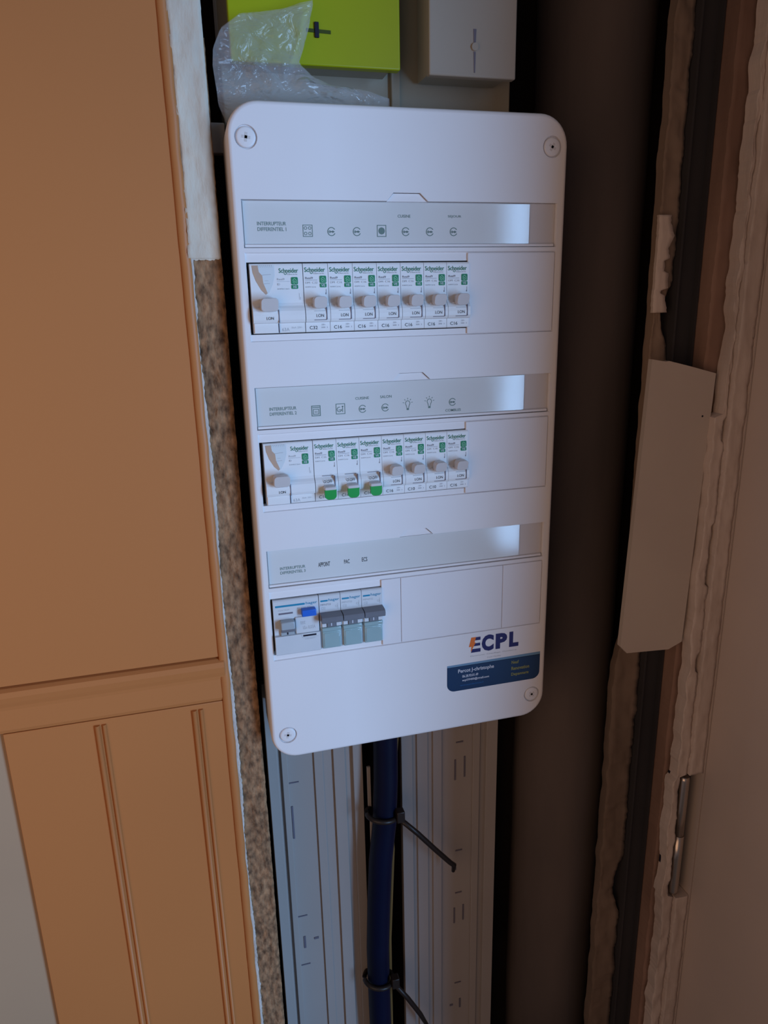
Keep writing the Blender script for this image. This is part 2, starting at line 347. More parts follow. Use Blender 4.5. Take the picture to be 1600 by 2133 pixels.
# timber, dark channel and boards between post and frame
m = MB('redwood'); m.strip(rag(-400, 1650, 394, 416, .5, .6, 61), 7.5, 60, 1.2, 5, 61)
tag(m.build('timber_upright', loc=O0, fix=True), 'reddish raw timber upright between the dark metal channel and the flaking frame edge', 'timber')
m = MB('darkmetal'); m.box(371, -400, 22, 373, 1650, 58); m.box(391, -400, 22, 393, 1650, 58); m.box(373, -400, 27, 391, 1650, 31)
tag(m.build('metal_channel', loc=O0, fix=True), 'dark brown metal channel running full height behind the cream board', 'channel')
m = MB('rawwood')
rows = []
for k in range(0, 820):
    v = -400+k*2.5
    r = 370 + jag2(v, 71, 1.2)
    if 120 < v < 172: r -= 10*math.sin((v-120)/52*math.pi)
    if 418 < v < 452: r -= 15*math.sin((v-418)/34*math.pi)
    l = (352.5 if v < 440 else 342 + 10*max(0, 1-(v-440)/40)) + jag2(v, 75, 1.6)
    if 715 < v < 790: r -= 10*math.sin((v-715)/75*math.pi)
    rows.append((v, l, r))
m.strip(rows, 28, 37, 2.5, 6, 71)
tag(m.build('timber_batten', loc=O0, fix=True), 'chipped brown timber batten between the round post and the dark metal channel', 'timber')
m = MB('flaking')
m.strip([(v, 349+jag(v, 81, 1.2)+(3 if v < 60 else 0), 362+jag(v, 83, 3.0)-(6 if (100 < v < 112 or 124 < v < 130) else 0)) for v in [66+x*2 for x in range(0, 40)]], 23, 26, 1.0, 3, 81)
tag(m.build('peeling_paint', loc=O0, fix=True), 'peeling strip of pale paint on the timber batten above the cream board', 'paint')
m = MB('cream')
m.prism([(336.5, 181), (350, 183.5), (353, 183), (375, 188.5), (401, 195.5), (394, 449), (380, 455), (334.5, 452), (327, 444)], 0, 5.2)
m.use('darkslot').disc((391.5, 232), 0.9, -0.1)
tag(m.build('cream_board', loc=O0, fix=False), 'cream rectangular board nailed across the dark channel at mid height', 'board')
# round post
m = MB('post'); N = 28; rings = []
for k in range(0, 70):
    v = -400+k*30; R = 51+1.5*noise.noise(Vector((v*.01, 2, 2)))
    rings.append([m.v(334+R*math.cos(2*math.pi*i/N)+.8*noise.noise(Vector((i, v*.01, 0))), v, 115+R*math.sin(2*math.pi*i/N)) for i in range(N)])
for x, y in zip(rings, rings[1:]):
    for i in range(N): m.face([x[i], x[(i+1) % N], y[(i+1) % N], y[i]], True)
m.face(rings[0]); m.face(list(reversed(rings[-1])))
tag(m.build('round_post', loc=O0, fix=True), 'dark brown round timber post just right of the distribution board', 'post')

# ================================================================== TRUNKING BASE, CABLE
def trunk(name, label, u0, u1, ribs, holes):
    t = thing(name, label, 'trunking', V(u0, 1250, 104))
    o = L(-u0, -1250, -104)
    m = MB('trunk'); m.box(u0, 480, 102, u1, 1240, 104)
    for a, b, h in ribs: m.box(a, 480, 102-h, b, 1240, 102.2, 0.5)
    m.build('base', t, o, True)
    for (u, v, w_, h) in holes:
        m = MB('slot'); m.box(u-w_/2, v-h/2, 101.3, u+w_/2, v+h/2, 102.05); m.build('knockout', t, o, True)
    return t
hl = []
for v in (600, 770, 837, 1000): hl.append((26, v, 11, 1.2))
hl += [(23, 648, 1.8, 40), (27, 806, 2.2, 16), (40, 804, 5, 2.6)]
trunk('cable_trunking', 'bluish white ribbed trunking base below the board, left of the blue cable', 1, 98,
      [(1, 11, 6), (15, 21, 4), (48, 57, 2.5), (68, 80, 3), (88, 98, 5)], hl)
hr = []
for v in (588, 729, 788, 922): hr.append((207, v, 8, 1.5))
hr += [(202, 622, 1.6, 26), (213, 620, 1.6, 26), (202, 762-8, 4, 3.4), (202, 820, 1.6, 22), (213, 818, 1.6, 22), (199, 955, 4, 2.5), (210, 955, 2, 14), (180, 700, 1.6, 14), (180, 718, 1.6, 5), (180, 742, 1.6, 4)]
trunk('cable_trunking', 'wide brownish white ribbed trunking base below the board, right of the blue cable', 140, 249,
      [(140, 152, 5), (158, 170, 2.5), (176, 186, 2.5), (222, 230, 2.5), (236, 249, 6)], hr)
m = MB('cable')
pts = [(118, 440, 84), (119, 520, 82), (119, 560, 82), (118, 600, 80), (115, 650, 78), (110, 700, 80), (107, 760, 82), (105, 820, 84), (105, 880, 84), (106, 960, 86), (106, 1080, 86), (106, 1245, 86)]
m.tube(pts, 12.5, 18); tag(m.build('blue_cable', loc=O0, fix=True), 'thick dark blue sheathed cable hanging down between the two trunking bases', 'cable')
m = MB('wire'); m.tube([(138, 500, 92), (134, 560, 92), (130, 610, 92), (126, 660, 92), (127, 700, 92), (124, 760, 92), (121, 820, 92), (121, 900, 94), (121, 1100, 94), (121, 1245, 94)], 2.2, 8)
tag(m.build('earth_wire', loc=O0, fix=True), 'thin yellowish wire running down the right side of the blue cable', 'wire')
m = MB('trunk'); m.box(101, 590, 90, 104.5, 640, 93, .4); m.box(102.5, 652, 90, 105.5, 702, 93, .4)
tag(m.build('slotted_strip', loc=O0, fix=True), 'narrow pale strip hidden left of the blue cable at its upper tie', 'strip')
def tie(name, label, c, vv, tail, w0):
    t = thing(name, label, 'cable tie', V(c, vv, w0))
    m = MB('tie')
    n = 24
    path = [(15.9*math.cos(2*math.pi*k/n), 2.5*math.sin(2*math.pi*k/n+1), 15.9*math.sin(2*math.pi*k/n)) for k in range(n+1)]
    m.tube(path, [2.6]*len(path), 10, closed_ends=False); m.build('strap', t)
    m = MB('tie'); m.box(11.5, -10, -17, 20, 3, -8, 1.0); m.build('head', t, fix=True)
    m = MB('tie'); m.tube(tail, [2.9]*(len(tail)-1)+[2.0], 8); m.build('tail', t, fix=True)
tie('cable_tie', 'upper black cable tie around the blue cable, long tail pointing down right', 113, 640, [(14, 0, -11), (34, 22, -14), (54, 50, -10), (74, 78, -4), (79, 84, -2), (78.5, 93, -1)], 79)
tie('cable_tie', 'lower black cable tie around the blue cable near the bottom edge', 105, 862, [(14, 0, -11), (30, 26, -12), (46, 60, -8), (58, 90, -6)], 84)

# ================================================================== METER PANEL ABOVE
m = MB('meterboard'); m.box(4, -420, 64, 231, 30, 90, 1.5); m.box(131, -420, 60, 138, -9, 64.5, .8); m.box(150, -12, 60, 226, -8, 64.5, .8)
tag(m.build('meter_board', loc=O0, fix=True), 'grey backing board carrying the lime green and white covers above the distribution board', 'board')
mt = thing('meter_cover', 'lime green plastic meter cover at the top behind the clear bag', 'meter cover', V(70, -30, 60))
om = L(-70, 30, -60)
m = MB('green'); m.box(9, -420, 30, 129.5, -30, 38, 1.2, 3); m.use('meterboard').box(13, -420, 38, 125, -33, 63.8); m.build('cover', mt, om, True)
m = MB('greenslot'); m.prism([(62, -52.5), (79, -52.0), (79, -49.8), (62, -50.3)], 29.5, 31); m.build('screw_slot', mt, om, True)
m = MB('darkslot'); m.box(67.6, -56.5, 28.6, 70.6, -47, 30.6, .3); m.build('seal_tab', mt, om, True)
mc = thing('breaker_cover', 'off-white cover box at the top right of the lime green one', 'cover', V(180, -30, 60))
oc = L(-180, 30, -60)
m = MB('whitecover'); m.box(149.5, -420, 25, 217.5, -27, 32, 1.2, 3); m.use('meterboard').box(152, -420, 32, 214, -30, 59.8); m.build('cover', mc, oc, True)
m = MB('slot'); m.prism([(183.3, -58), (185.6, -58), (185.2, -49.5), (183.6, -49.5)], 24.7, 26); m.prism([(183.6, -43.5), (185.2, -43.5), (184.9, -30), (184.1, -30)], 24.7, 26); m.build('screw_slot', mc, oc, True)
m = MB('whitecover'); m.tube([(184.4, -46.5, 26), (184.4, -46.5, 23.4)], 2.6, 12); m.build('screw', mc, oc, True)
m = MB('box'); m.box(-8.2, 4, 50, 3, 24, 60, .8); tag(m.build('white_bracket', loc=O0, fix=True), 'small pale tab sticking out behind the top left corner of the distribution board', 'bracket')

# clear bag: two crumpled sheets joined along their rim
def in_outline(s):   # s in 0..1 along the rim
    P = [(-4, -24), (-3, -34), (3, -46), (16, -55), (30, -57), (46, -60), (66, -66), (62, -50), (58, -38), (54, -28), (64, -20), (78, -15), (94, -14), (106, -12), (118, -9), (120, 6), (100, 14), (60, 16), (20, 14), (3, 8), (-2, -2), (-3, -12)]
    x = s*len(P); i = int(x) % len(P); f = x-int(x); a, b = P[i], P[(i+1) % len(P)]
    return a[0]+(b[0]-a[0])*f, a[1]+(b[1]-a[1])*f
m = MB('bag'); cu, cv = 40, -14; NR, NA = 18, 96
for side in (0, 1):
    R = []
    for j in range(NR+1):
        rr = j/NR; row = []
        for i in range(NA):
            eu, ev = in_outline(i/NA)
            u = cu+(eu-cu)*rr; v = cv+(ev-cv)*rr
            bulge = (1-rr**2.2)
            c1 = noise.cell(Vector((u*.06+side*9, v*.06, 0)))
            n1 = abs(noise.noise(Vector((u*.045+side*5, v*.06, side*3))))*9 + abs(noise.noise(Vector((u*.12+3, v*.10-side, side))))*4
            w = 21 + (-1 if side == 0 else 1)*(2+5*bulge)*(.3 if rr > .97 else 1) - n1*(1-.6*rr)*(1 if side == 0 else -.1)
            if v > -8: w = max(w, 14) + (v+8)*.8
            w = min(w, 27.5) if v < -12 else w
            row.append(m.v(u, v, w))
        R.append(row)
    for j in range(NR):
        for i in range(NA): m.face([R[j][i], R[j][(i+1) % NA], R[j+1][(i+1) % NA], R[j+1][i]], (i+j) % 5 != 0)
bmesh.ops.remove_doubles(m.bm, verts=m.bm.verts, dist=0.0002)
tag(m.build('plastic_bag', loc=O0), 'crumpled clear plastic bag tucked between the green cover and the distribution board', 'plastic bag')

# ================================================================== DISTRIBUTION BOARD
db = thing('distribution_board', 'large white three-row distribution board with rounded corners on the cupboard back', 'electrical panel', V(125, 500, 100))
ob = L(-125, -500, -100)
W_, H_ = 250, 500.3
tabs = [(112, 140), (114, 141), (117, 143)]
def row_v(i): return 125.8*i if i else 0.0
RV = [0.0, 126.9, 252.6]
m = MB('cover')
loops = []
for inset, w, r in ((3.0, 0, 19), (1.6, .35, 20.4), (.6, 1.4, 21.4), (0, 3.2, 22), (0, 42, 22)):
    loops.append([m.v(u, v, w) for u, v in rrect(inset, inset, W_-inset, H_-inset, r, 10)])
for a, b in zip(loops, loops[1:]):
    for i in range(len(a)): m.face([a[i], b[i], b[(i+1) % len(a)], a[(i+1) % len(a)]], True)
edges = [m.bm.edges.get((loops[0][i], loops[0][(i+1) % len(loops[0])])) for i in range(len(loops[0]))]
def hole(pts, w0, w1, r2=None):
    a = [m.v(u, v, w0) for u, v in pts]; b = [m.v(u, v, w1) for u, v in (r2 or pts)]
    for i in range(len(a)): m.face([a[i], a[(i+1) % len(a)], b[(i+1) % len(a)], b[i]])
    return a, b
def loop_edges(a): return [m.bm.edges.get((a[i], a[(i+1) % len(a)])) or m.bm.edges.new((a[i], a[(i+1) % len(a)])) for i in range(len(a))]
for r in range(3):
    v0 = RV[r]; t0, t1 = tabs[r]
    win = [(6.3, v0+61), (t0-3, v0+61), (t0+2, v0+55.5), (t1-6, v0+55.5), (t1, v0+61), (243.1, v0+61), (243.1, v0+92.3), (6.3, v0+92.3)]
    a, b = hole(win, 0, 4.0); edges += loop_edges(a)
    rec = [(6.3, v0+95.2), (243.3, v0+95.2), (243.3, v0+155.5), (6.3, v0+155.5)]
    a, b = hole(rec, 0, 1.3, [(6.9, v0+95.8), (242.8, v0+95.8), (242.8, v0+155), (6.9, v0+155)])
    edges += loop_edges(a)
    op = [(7.0, v0+101.6), (242.6, v0+101.6), (242.6, v0+150.6), (7.0, v0+150.6)]
    c, d = hole(op, 1.3, 9)
    for i in range(4): m.face([b[i], b[(i+1) % 4], c[(i+1) % 4], c[i]])
# screw countersinks are cut too
SC = [(12.6, 22.8), (237, 22.6), (237.6, 478.2), (13.6, 477.8)]
for (su, sv) in SC:
    cc = [(su+7.6*math.cos(2*math.pi*k/24), sv+7.6*math.sin(2*math.pi*k/24)) for k in range(24)]
    a, b = hole(cc, 0, 2.0); edges += loop_edges(a); m.face(b)
res = bmesh.ops.triangle_fill(m.bm, use_beauty=True, use_dissolve=True, edges=edges, normal=Vector((0, -1, 0)))
m.build('cover', db, ob, True)
m = MB('box'); m.box(4, 32, 42, W_-4, H_-4, 100, 2); m.box(4, 4, 42, W_-4, 32, 62, 1); m.build('back_box', db, ob, True)
for k, (su, sv) in enumerate(SC):
    m = MB('cover')
    prof = [(6.6, 2.4), (6.6, 0.6), (6.1, 0.1), (5.4, -0.1), (2.2, -0.1)]
    prev = None
    for rr, w in prof:
        cur = [m.v(su+rr*math.cos(2*math.pi*i/24), sv+rr*math.sin(2*math.pi*i/24), w) for i in range(24)]
        if prev:
            for i in range(24): m.face([prev[i], prev[(i+1) % 24], cur[(i+1) % 24], cur[i]], True)
        prev = cur
    m.face(prev)
    sc = m.build('screw', db, ob, False)
    m = MB('holder'); a = math.radians((8, 30, 50, 12)[k])
    for q in (0, math.pi/2):
        dx, dy = math.cos(a+q), math.sin(a+q)
        m.prism([(su+dx*2.9-dy*.9, sv+dy*2.9+dx*.9), (su-dx*2.9-dy*.9, sv-dy*2.9+dx*.9), (su-dx*2.9+dy*.9, sv-dy*2.9-dx*.9), (su+dx*2.9+dy*.9, sv+dy*2.9-dx*.9)], -.25, 0)
    m.build('cross_slot', sc, None, True)

# symbols
PW = 2.68
def sock(m, u, v): m.ring((u, v), 3.0, .55, PW, 20, 25, 330); m.line((u-1.5, v+.1), (u+2.2, v+.1), .5, PW); m.ring((u-1.3, v+.1), .9, .4, PW, 10); m.ring((u+.9, v+.1), .8, .4, PW, 10)
def hob(m, u, v):
    m.frame(u-3.5, v-4, u+3.5, v+4, .45, PW)
    for a in (-1.5, 1.5):
        for b in (-1.8, 1.8): m.ring((u+a, v+b), 1.15, .4, PW, 12)
def washer(m, u, v): m.frame(u-3.5, v-4, u+3.5, v+4, .5, PW); m.disc((u, v), 2.4, PW)
def oven(m, u, v): m.frame(u-3.5, v-4, u+3.5, v+4, .6, PW); m.frame(u-2.3, v-1.4, u+2.3, v+2.8, .5, PW); m.rect(u-2.6, v-2.8, u+2.6, v-2.2, PW); m.line((u-.6, v), (u-.6, v+1.6), .4, PW); m.line((u+.6, v), (u+.6, v+1.6), .4, PW)
def dish(m, u, v): m.frame(u-3.6, v-4, u+3.6, v+4, .5, PW); m.ring((u-.9, v+.4), 2.0, .5, PW, 14, 0, 290); m.line((u-1.5, v+.8), (u+.8, v+.8), .5, PW); m.line((u+1.6, v-2.2), (u+1.6, v+2.4), .5, PW); m.line((u+1.0, v-1.8), (u+2.4, v-1.8), .5, PW)
def bulb(m, u, v):
    m.ring((u, v), 2.0, .45, PW, 16, 130, 410, 1.1); m.line((u-1.25, v+1.5), (u-.7, v+3.6), .45, PW); m.line((u+1.25, v+1.5), (u+.7, v+3.6), .45, PW); m.rect(u-.9, v+3.7, u+.9, v+5.2, PW)
    for a in (-170, -130, -90, -50, -10): x, y = math.cos(math.radians(a)), math.sin(math.radians(a)); m.line((u+x*2.9, v+y*3.0), (u+x*4.1, v+y*4.2), .4, PW)
for r in range(3):
    v0 = RV[r]; t0, t1 = tabs[r]
    m = MB('holder'); m.box(6.5, v0+61.2, 3.6, 242.9, v0+92.1, 6.0)
    m.use('cover'); m.prism([(t0-2.8, v0+61.2), (t0+2.2, v0+55.9), (t1-6.2, v0+55.9), (t1-.3, v0+61.2)], 2.0, 3.8); m.box(7, v0+89.8, 1.4, 242, v0+91.8, 3.7, .4)
    h = m.build('label_holder', db, ob, True)
    m = MB('paper'); m.box(7.4, v0+61.8, 2.8, 221.5, v0+89.6, 3.6)
    m.use('inklabel')
    m.text('INTERRUPTEUR', 16.5, v0+75.0+(1.3*(r > 0)), 36.5, v0+77.4+(1.3*(r > 0)), PW, .012)
    m.text('DIFFERENTIEL ' + str(r+1), 16.5, v0+78.6+(1.3*(r > 0)), 36.5, v0+81.0+(1.3*(r > 0)), PW, .012)
    if r == 0:
        hob(m, 51.5, v0+80.8)
        for u in (68.5, 87, 123.5, 142, 160.5): sock(m, u, v0+81.3)
        washer(m, 105.3, v0+80.8)
        m.text('CUISINE', 117.6, v0+69.8, 127.2, v0+71.8, PW, .01); m.text('SEJOUR', 156, v0+69.9, 166.5, v0+71.9, PW, .01)
    elif r == 1:
        oven(m, 51.2, v0+80.6); dish(m, 70, v0+80.2)
        for u in (87.2, 105.2): sock(m, u, v0+81.2)
        sock(m, 160.2, v0+80)
        bulb(m, 123.3, v0+79); bulb(m, 141, v0+78.5)
        m.text('CUISINE', 81.8, v0+72, 92.4, v0+74, PW, .01); m.text('SALON', 101.3, v0+71.8, 110.4, v0+73.9, PW, .01); m.text('COMBLES', 154.3, v0+85.4, 167.2, v0+87.4, PW, .01)
    else:
        m.use('inkdark'); m.text('APPOINT', 47, v0+75.8, 56.6, v0+79.6, PW, .012); m.text('PAC', 68, v0+75.8, 72.6, v0+79.3, PW, .012); m.text('ECS', 82.8, v0+75.6, 87.3, v0+79.2, PW, .012)
    m.build('label_strip', h, None, False)

# blanking plates
def blank(u0, u1, r, label, ribs=()):
    v0 = RV[r]
    m = MB('blank'); m.box(u0+.15, v0+96.1, -.15, u1-.15, v0+154.7, 1.25, .35)
    tag(m.build('blanking_plate', loc=O0, fix=True), label, 'blanking plate')
blank(170.6, 242.6, 0, 'wide plain white blanking plate at the right end of the top row')
blank(170.4, 242.6, 1, 'wide plain white blanking plate at the right end of the middle row')
blank(97.6, 114.3, 2, 'narrow white blanking plate right beside the last grey-levered breaker of the bottom row')
blank(114.3, 205.8, 2, 'wide white blanking plate in the middle of the bottom row')
blank(205.8, 242.6, 2, 'small white blanking plate at the right end of the bottom row above the logo')

# ================================================================== MODULES
def nose(x0, x1, H=47.2):
    return [(0, 45), (0, -.2), (.5, -1.0), (1.6, -1.3), (26.5, -1.5), (28.5, -2.2), (30.2, -3.8), (32, -4.9), (35, -5.3), (38, -5.1), (39.8, -4.2), (40.4, -2.6), (40.5, -1.6), (46.4, -1.6), (H, -1.0), (H, 45)]
PZ = -1.62
def lever_on(m, x0, x1, v, out=9.5, h=8.0):      # raised: rounded pad whose front leans down
    n = 6; q = []
    r = min(2.6, h*.34)
    pts = rrect(x0, v, x1, v+h, r, n)
    a = []; b = []; c = []
    for u, vv in pts:
        t = (vv-v)/h
        a.append(m.v(u, vv, -4.0))
        b.append(m.v(u, vv, -4.4-(out-1)*(.55+.45*(1-t)))); 
    ctr_u, ctr_v = (x0+x1)/2, v+h/2
    for u, vv in pts:
        t = (vv-v)/h
        c.append(m.v(ctr_u+(u-ctr_u)*.93, ctr_v+(vv-ctr_v)*.92, -4.9-(out-1)*(.55+.45*(1-t))))
    for i in range(len(pts)):
        j = (i+1) % len(pts)
        m.face([a[i], b[i], b[j], a[j]], True); m.face([b[i], c[i], c[j], b[j]], True)
    m.face(c)
def schneider(m, x, v, wd, s=1.0):
    m.use('inkgreen'); m.text('Schneider', x, v-.2, x+wd, v+2.9, PZ, .008)
    m.ring((x+wd*.335, v+3.2), 1.0, .35, PZ, 12, -40, 200); m.use('inkpale'); m.text('Electric', x+wd*.45, v+3.3, x+wd*.97, v+4.4, PZ)
def badge(t, x, v, sz=4.8, low='VE'):
    m = MB('badge')
    m.prism(rrect(x, v, x+sz, v+4.9, .8, 4), PZ-.08, PZ+.2); m.prism(rrect(x, v+5.2, x+sz, v+7.9, .6, 4), PZ-.08, PZ+.2)
    m.use('badgeline'); z = PZ-.12
    m.line((x+.9, v+2.4), (x+2.4, v+.8), .35, z); m.line((x+2.4, v+.8), (x+3.9, v+2.4), .35, z); m.line((x+3.8, v+2.3), (x+3.8, v+4.3), .35, z); m.ring((x+2.1, v+3.3), .95, .35, z, 12)
    m.use('whiteink').text(low, x+1, v+5.7, x+sz-1, v+7.3, z, .015)
    m.build('badge', t)
def slot_parts(m, x0, x1, v0, v1, mid):
    m.use('slot'); 
    m.box(x1-.1, v0, -5.5, x1+.55, v1, -3.0); m.box(x0, v1-.1, -5.35 if v1 < 38.5 else -4.95, x1, v1+.3, -3.0)
    m.use('inkpale'); m.box(x0+.3, mid, -5.45, x1-.6, mid+.25, -4)
def make_mcb(rating, on, label, group, loc):
    t = thing('circuit_breaker', label, 'circuit breaker', loc, group)
    m = MB('mcb'); m.profile(nose(0, 0), .12, 17.75); bd = m.build('body', t, None, True)
    m = MB('inkgreen'); schneider(m, 1.0, 3.0, 14.8)
    m.use('inkgrey'); m.text('Resi9', 1.4, 9.2, 6.8, 10.7, PZ, .01); m.rect(1.2, 11.3, 10, 11.5, PZ)
    m.use('inkpale'); m.text('DM  C16' if rating == 'C16' else 'DM  ' + rating, 1.4, 12.4, 10, 13.8, PZ); m.text('R9PFC616', 1.4, 15.6, 8.8, 16.5, PZ)
    m.use('inkgrey'); m.rect(15.9, 17.6, 16.15, 21.2, PZ); m.rect(15.5, 20, 15.8, 21.2, PZ)
    m.use('inkdark'); m.text(rating, 2.8, 42.9, 8.6, 45.3, PZ-.05, .012)
    m.use('inkgrey'); m.text('230V~', 11.5, 41.6, 14.6, 42.7, PZ-.05); m.text('3000', 11.3, 43.6, 14.2, 44.6, PZ-.05); m.text('3', 15.4, 43.6, 16, 44.6, PZ-.05)
    m.use('inkdark')
    if on: m.text('I.ON', 7.6, 34.6, 13.0, 36.8, -5.42, .004)
    else: m.text('O.OFF', 6.2, 30.2, 13.2, 32.6, -5.3, .004)
    m.build('lettering', t)
    m = MB('slot')
    if on: slot_parts(m, 6, 14.9, 30, 38.6, 32.4)
    else: slot_parts(m, 6, 14.9, 27.6, 37.0, 33.8); m.use('inkgrey').box(6, 27.4, -2.4, 14.9, 27.8, -1.2)
    m.build('lever_slot', t, None, True)
    if on:
        m = MB('lever'); lever_on(m, 5.4, 15.0, 22.6, 8, 8.2); m.box(3.6, 28.4, -4.6, 6, 29.6, -3, .3)
        m.build('lever', t, None, True)
    else:
        m = MB('lever'); m.box(5.6, 34.4, -12, 14.9, 37.2, -4, .9); lv = m.build('lever', t, None, True)
        m = MB('greenlever')
        pts = [(5.8, 36.6)]+[(14.7, 36.6)]+[(14.7-3.0*(1-math.cos(math.radians(a))), 41.2+3.0*math.sin(math.radians(a))) for a in range(0, 91, 15)]+[(8.8-3.0*math.sin(math.radians(a)), 41.2+3.0*math.cos(math.radians(a))) for a in range(0, 91, 15)]
        m.prism(pts, -11.8, -9.0); g = m.build('lever_face', lv, None, True); g['label'] = 'green lever face'
    badge(t, 11.6, 8.5)
    return t
def make_rcd(label, loc):
    t = thing('residual_current_switch', label, 'circuit breaker', loc)
    m = MB('mcb'); m.profile(nose(0, 0), .2, 37.0); m.box(.6, 40.2, -2.6, 17.6, 47.0, -1, .3); m.build('body', t, None, True)
    m = MB('inkgreen'); schneider(m, 20.3, 3.4, 13.6)
    m.use('inkpale'); m.text('Resi9', 18.8, 9.8, 24, 11.2, PZ); m.rect(18.6, 11.9, 27.6, 12.1, PZ); m.text('ID', 18.8, 13.2, 20.6, 14.6, PZ); m.text('R9PRC263', 18.8, 16.6, 27, 17.5, PZ)
    m.rect(33.8, 20, 34.0, 24.6, PZ); m.rect(34.6, 22.6, 34.8, 24.6, PZ)
    m.text('63A', 20.2, 43.6, 25.6, 46.0, PZ-.05, .01); m.text('30mA  230V~', 27, 43, 35, 44.2, PZ-.05)
    m.use('inkdark'); m.text('I.ON', 9.4, 35.8, 14.4, 37.8, -5.45, .006)
    m.build('lettering', t)
    m = MB('faceprint'); m.poly([(2, 1.2), (17, 1.2), (17, 8), (15.5, 14), (12.6, 19.6), (10.4, 20.6), (7.6, 17.6), (4.2, 11.5), (2.4, 6)], PZ)
    m.use('tanprint'); m.poly([(1.8, 1.2), (5.8, 1.2), (6.4, 5.5), (8.6, 8), (9, 13), (10.6, 17), (11.6, 19.8), (10.4, 20.7), (7.4, 17.7), (4, 11.5), (2.2, 6)], PZ-.02)
    m.use('inkpale')
    for k in range(8): m.line((6+k*1.35, 1.0), (6.5+k*1.3, 2.6), .25, PZ-.04)
    m.line((8.4, 7.6), (14.6, 7.2), .35, PZ-.04); m.line((9.2, 13.4), (13.6, 13.2), .3, PZ-.04); m.line((10, 11.4), (12.6, 11.4), .25, PZ-.04)
    m.build('face_picture', t)
    m = MB('slot'); m.box(17.9, 31, -5.5, 18.5, 40, -3); m.box(18.0, 40, -2.75, 18.4, 47, -1); m.build('lever_slot', t, None, True)
    m = MB('lever'); lever_on(m, 5.4, 17.8, 23.2, 8.5, 9); m.box(3.2, 29.2, -4.8, 6, 30.6, -3, .3); m.build('lever', t, None, True)
    badge(t, 28.6, 9.2, low='XE')
UU = [8.6, 45.6]+[45.6+17.95*k for k in range(1, 7)]
LT = ['slim white C32 breaker switched on, first in the top row under the hob symbol',
      'slim white C16 breaker switched on in the top row under the first socket symbol',
      'slim white C16 breaker switched on in the top row under the second socket symbol',
      'slim white C16 breaker switched on in the top row under the filled square symbol',
      'slim white C16 breaker switched on in the top row under the word CUISINE',
      'slim white C16 breaker switched on, second from the right in the top row',
      'slim white C16 breaker switched on, last in the top row against the blanking plate']
LM = ['slim white breaker switched off with a green lever, under the oven symbol',
      'slim white breaker switched off with a green lever, middle one of the three green levers',
      'slim white breaker switched off with a green lever, rightmost of the three green levers',
      'slim white C16 breaker switched on in the middle row under the word SALON',
      'slim white C10 breaker switched on in the middle row under the left light bulb symbol',
      'slim white C10 breaker switched on in the middle row under the right light bulb symbol',
      'slim white C16 breaker switched on in the middle row under the word COMBLES']
make_rcd('double-width white switch with a face picture at the left end of the top row', V(8.6, 102.6, 0))
for k in range(7):
    make_mcb('C32' if k == 0 else 'C16', True, LT[k], 'slim breakers in the top row', V(46+17.95*k, 102.6, 0))
make_rcd('double-width white switch with a face picture at the left end of the middle row', V(9.4, 229.3, 0))
for k in range(7):
    make_mcb(('C16', 'C16', 'C16', 'C16', 'C10', 'C10', 'C16')[k], k > 2, LM[k], 'slim breakers in the middle row', V(46.8+17.9*k, 229.3, 0))
# bottom row, grey levers
t = thing('residual_current_switch', 'double-width grey-white switch with a blue test button at the left end of the bottom row', 'circuit breaker', V(8.2, 355, 0))
m = MB('mcb2'); m.profile([(0, 45), (0, -1), (1, -1.8), (16.5, -1.8), (17, -1.0), (30, -1.0), (30.4, -3.4), (46.2, -3.4), (47, -2.6), (47, 45)], .2, 36.6)
m.box(17, 15.5, -3.2, 36.2, 30, -.8, .8); m.build('body', t, None, True)
m = MB('inkblue'); z = -1.9; m.prism(rrect(1.8, 4.3, 25.6, 5.9, .4, 3), z, z+.2); m.text('hager', 26.4, 3.6, 35.6, 6.6, z, .01)
m.use('inkpale'); m.text('CDC763F', 4, 8.0, 13, 9.2, z); m.text('ID 63A 30mA', 19.4, 7.6, 33, 8.8, z); m.text('test', 21, 19, 25, 22, -3.3); m.text('I\u0394n 0,03A', 23, 23.5, 33, 27, -3.3); m.text('230/400V~', 24, 34.6, 33.5, 35.6, -3.5)
m.use('slot'); m.rect(4.2, 10.8, 15.6, 12.2, z); m.use('darkslot'); m.rect(22.6, 31.4, 33.4, 32.9, -3.5); m.use('inkpale'); m.rect(.6, 30.3, 21, 30.6, -3.48); m.line((21, 30.5), (22, 33.8), .3, -3.48); m.line((22, 33.9), (35, 33.9), .25, -3.48)
m.build('lettering', t)
m = MB('bluebtn'); m.box(22.2, 8.6, -7.0, 33.8, 14.4, -1, .7); m.build('test_button', t, None, True)['label'] = 'blue test button'
m = MB('toggle'); m.box(4.8, 16.6, -8.0, 16.2, 25.4, -.5, 1.0); m.use('greylever'); m.box(4.9, 22.6, -8.1, 16.1, 25.3, -3, .5); m.use('toggle').box(5, 25.5, -3.4, 16, 30, -.5, .3); m.use('darkslot').rect(9.8, 26.2, 10.9, 29.3, -3.5); m.build('lever', t, None, True)
LB = ['slim breaker with a grey lever under the word APPOINT, beside the blue test button', 'middle one of the three slim grey-levered breakers in the bottom row', 'slim grey-levered breaker at the right end of the bottom row beside the blanking plate']
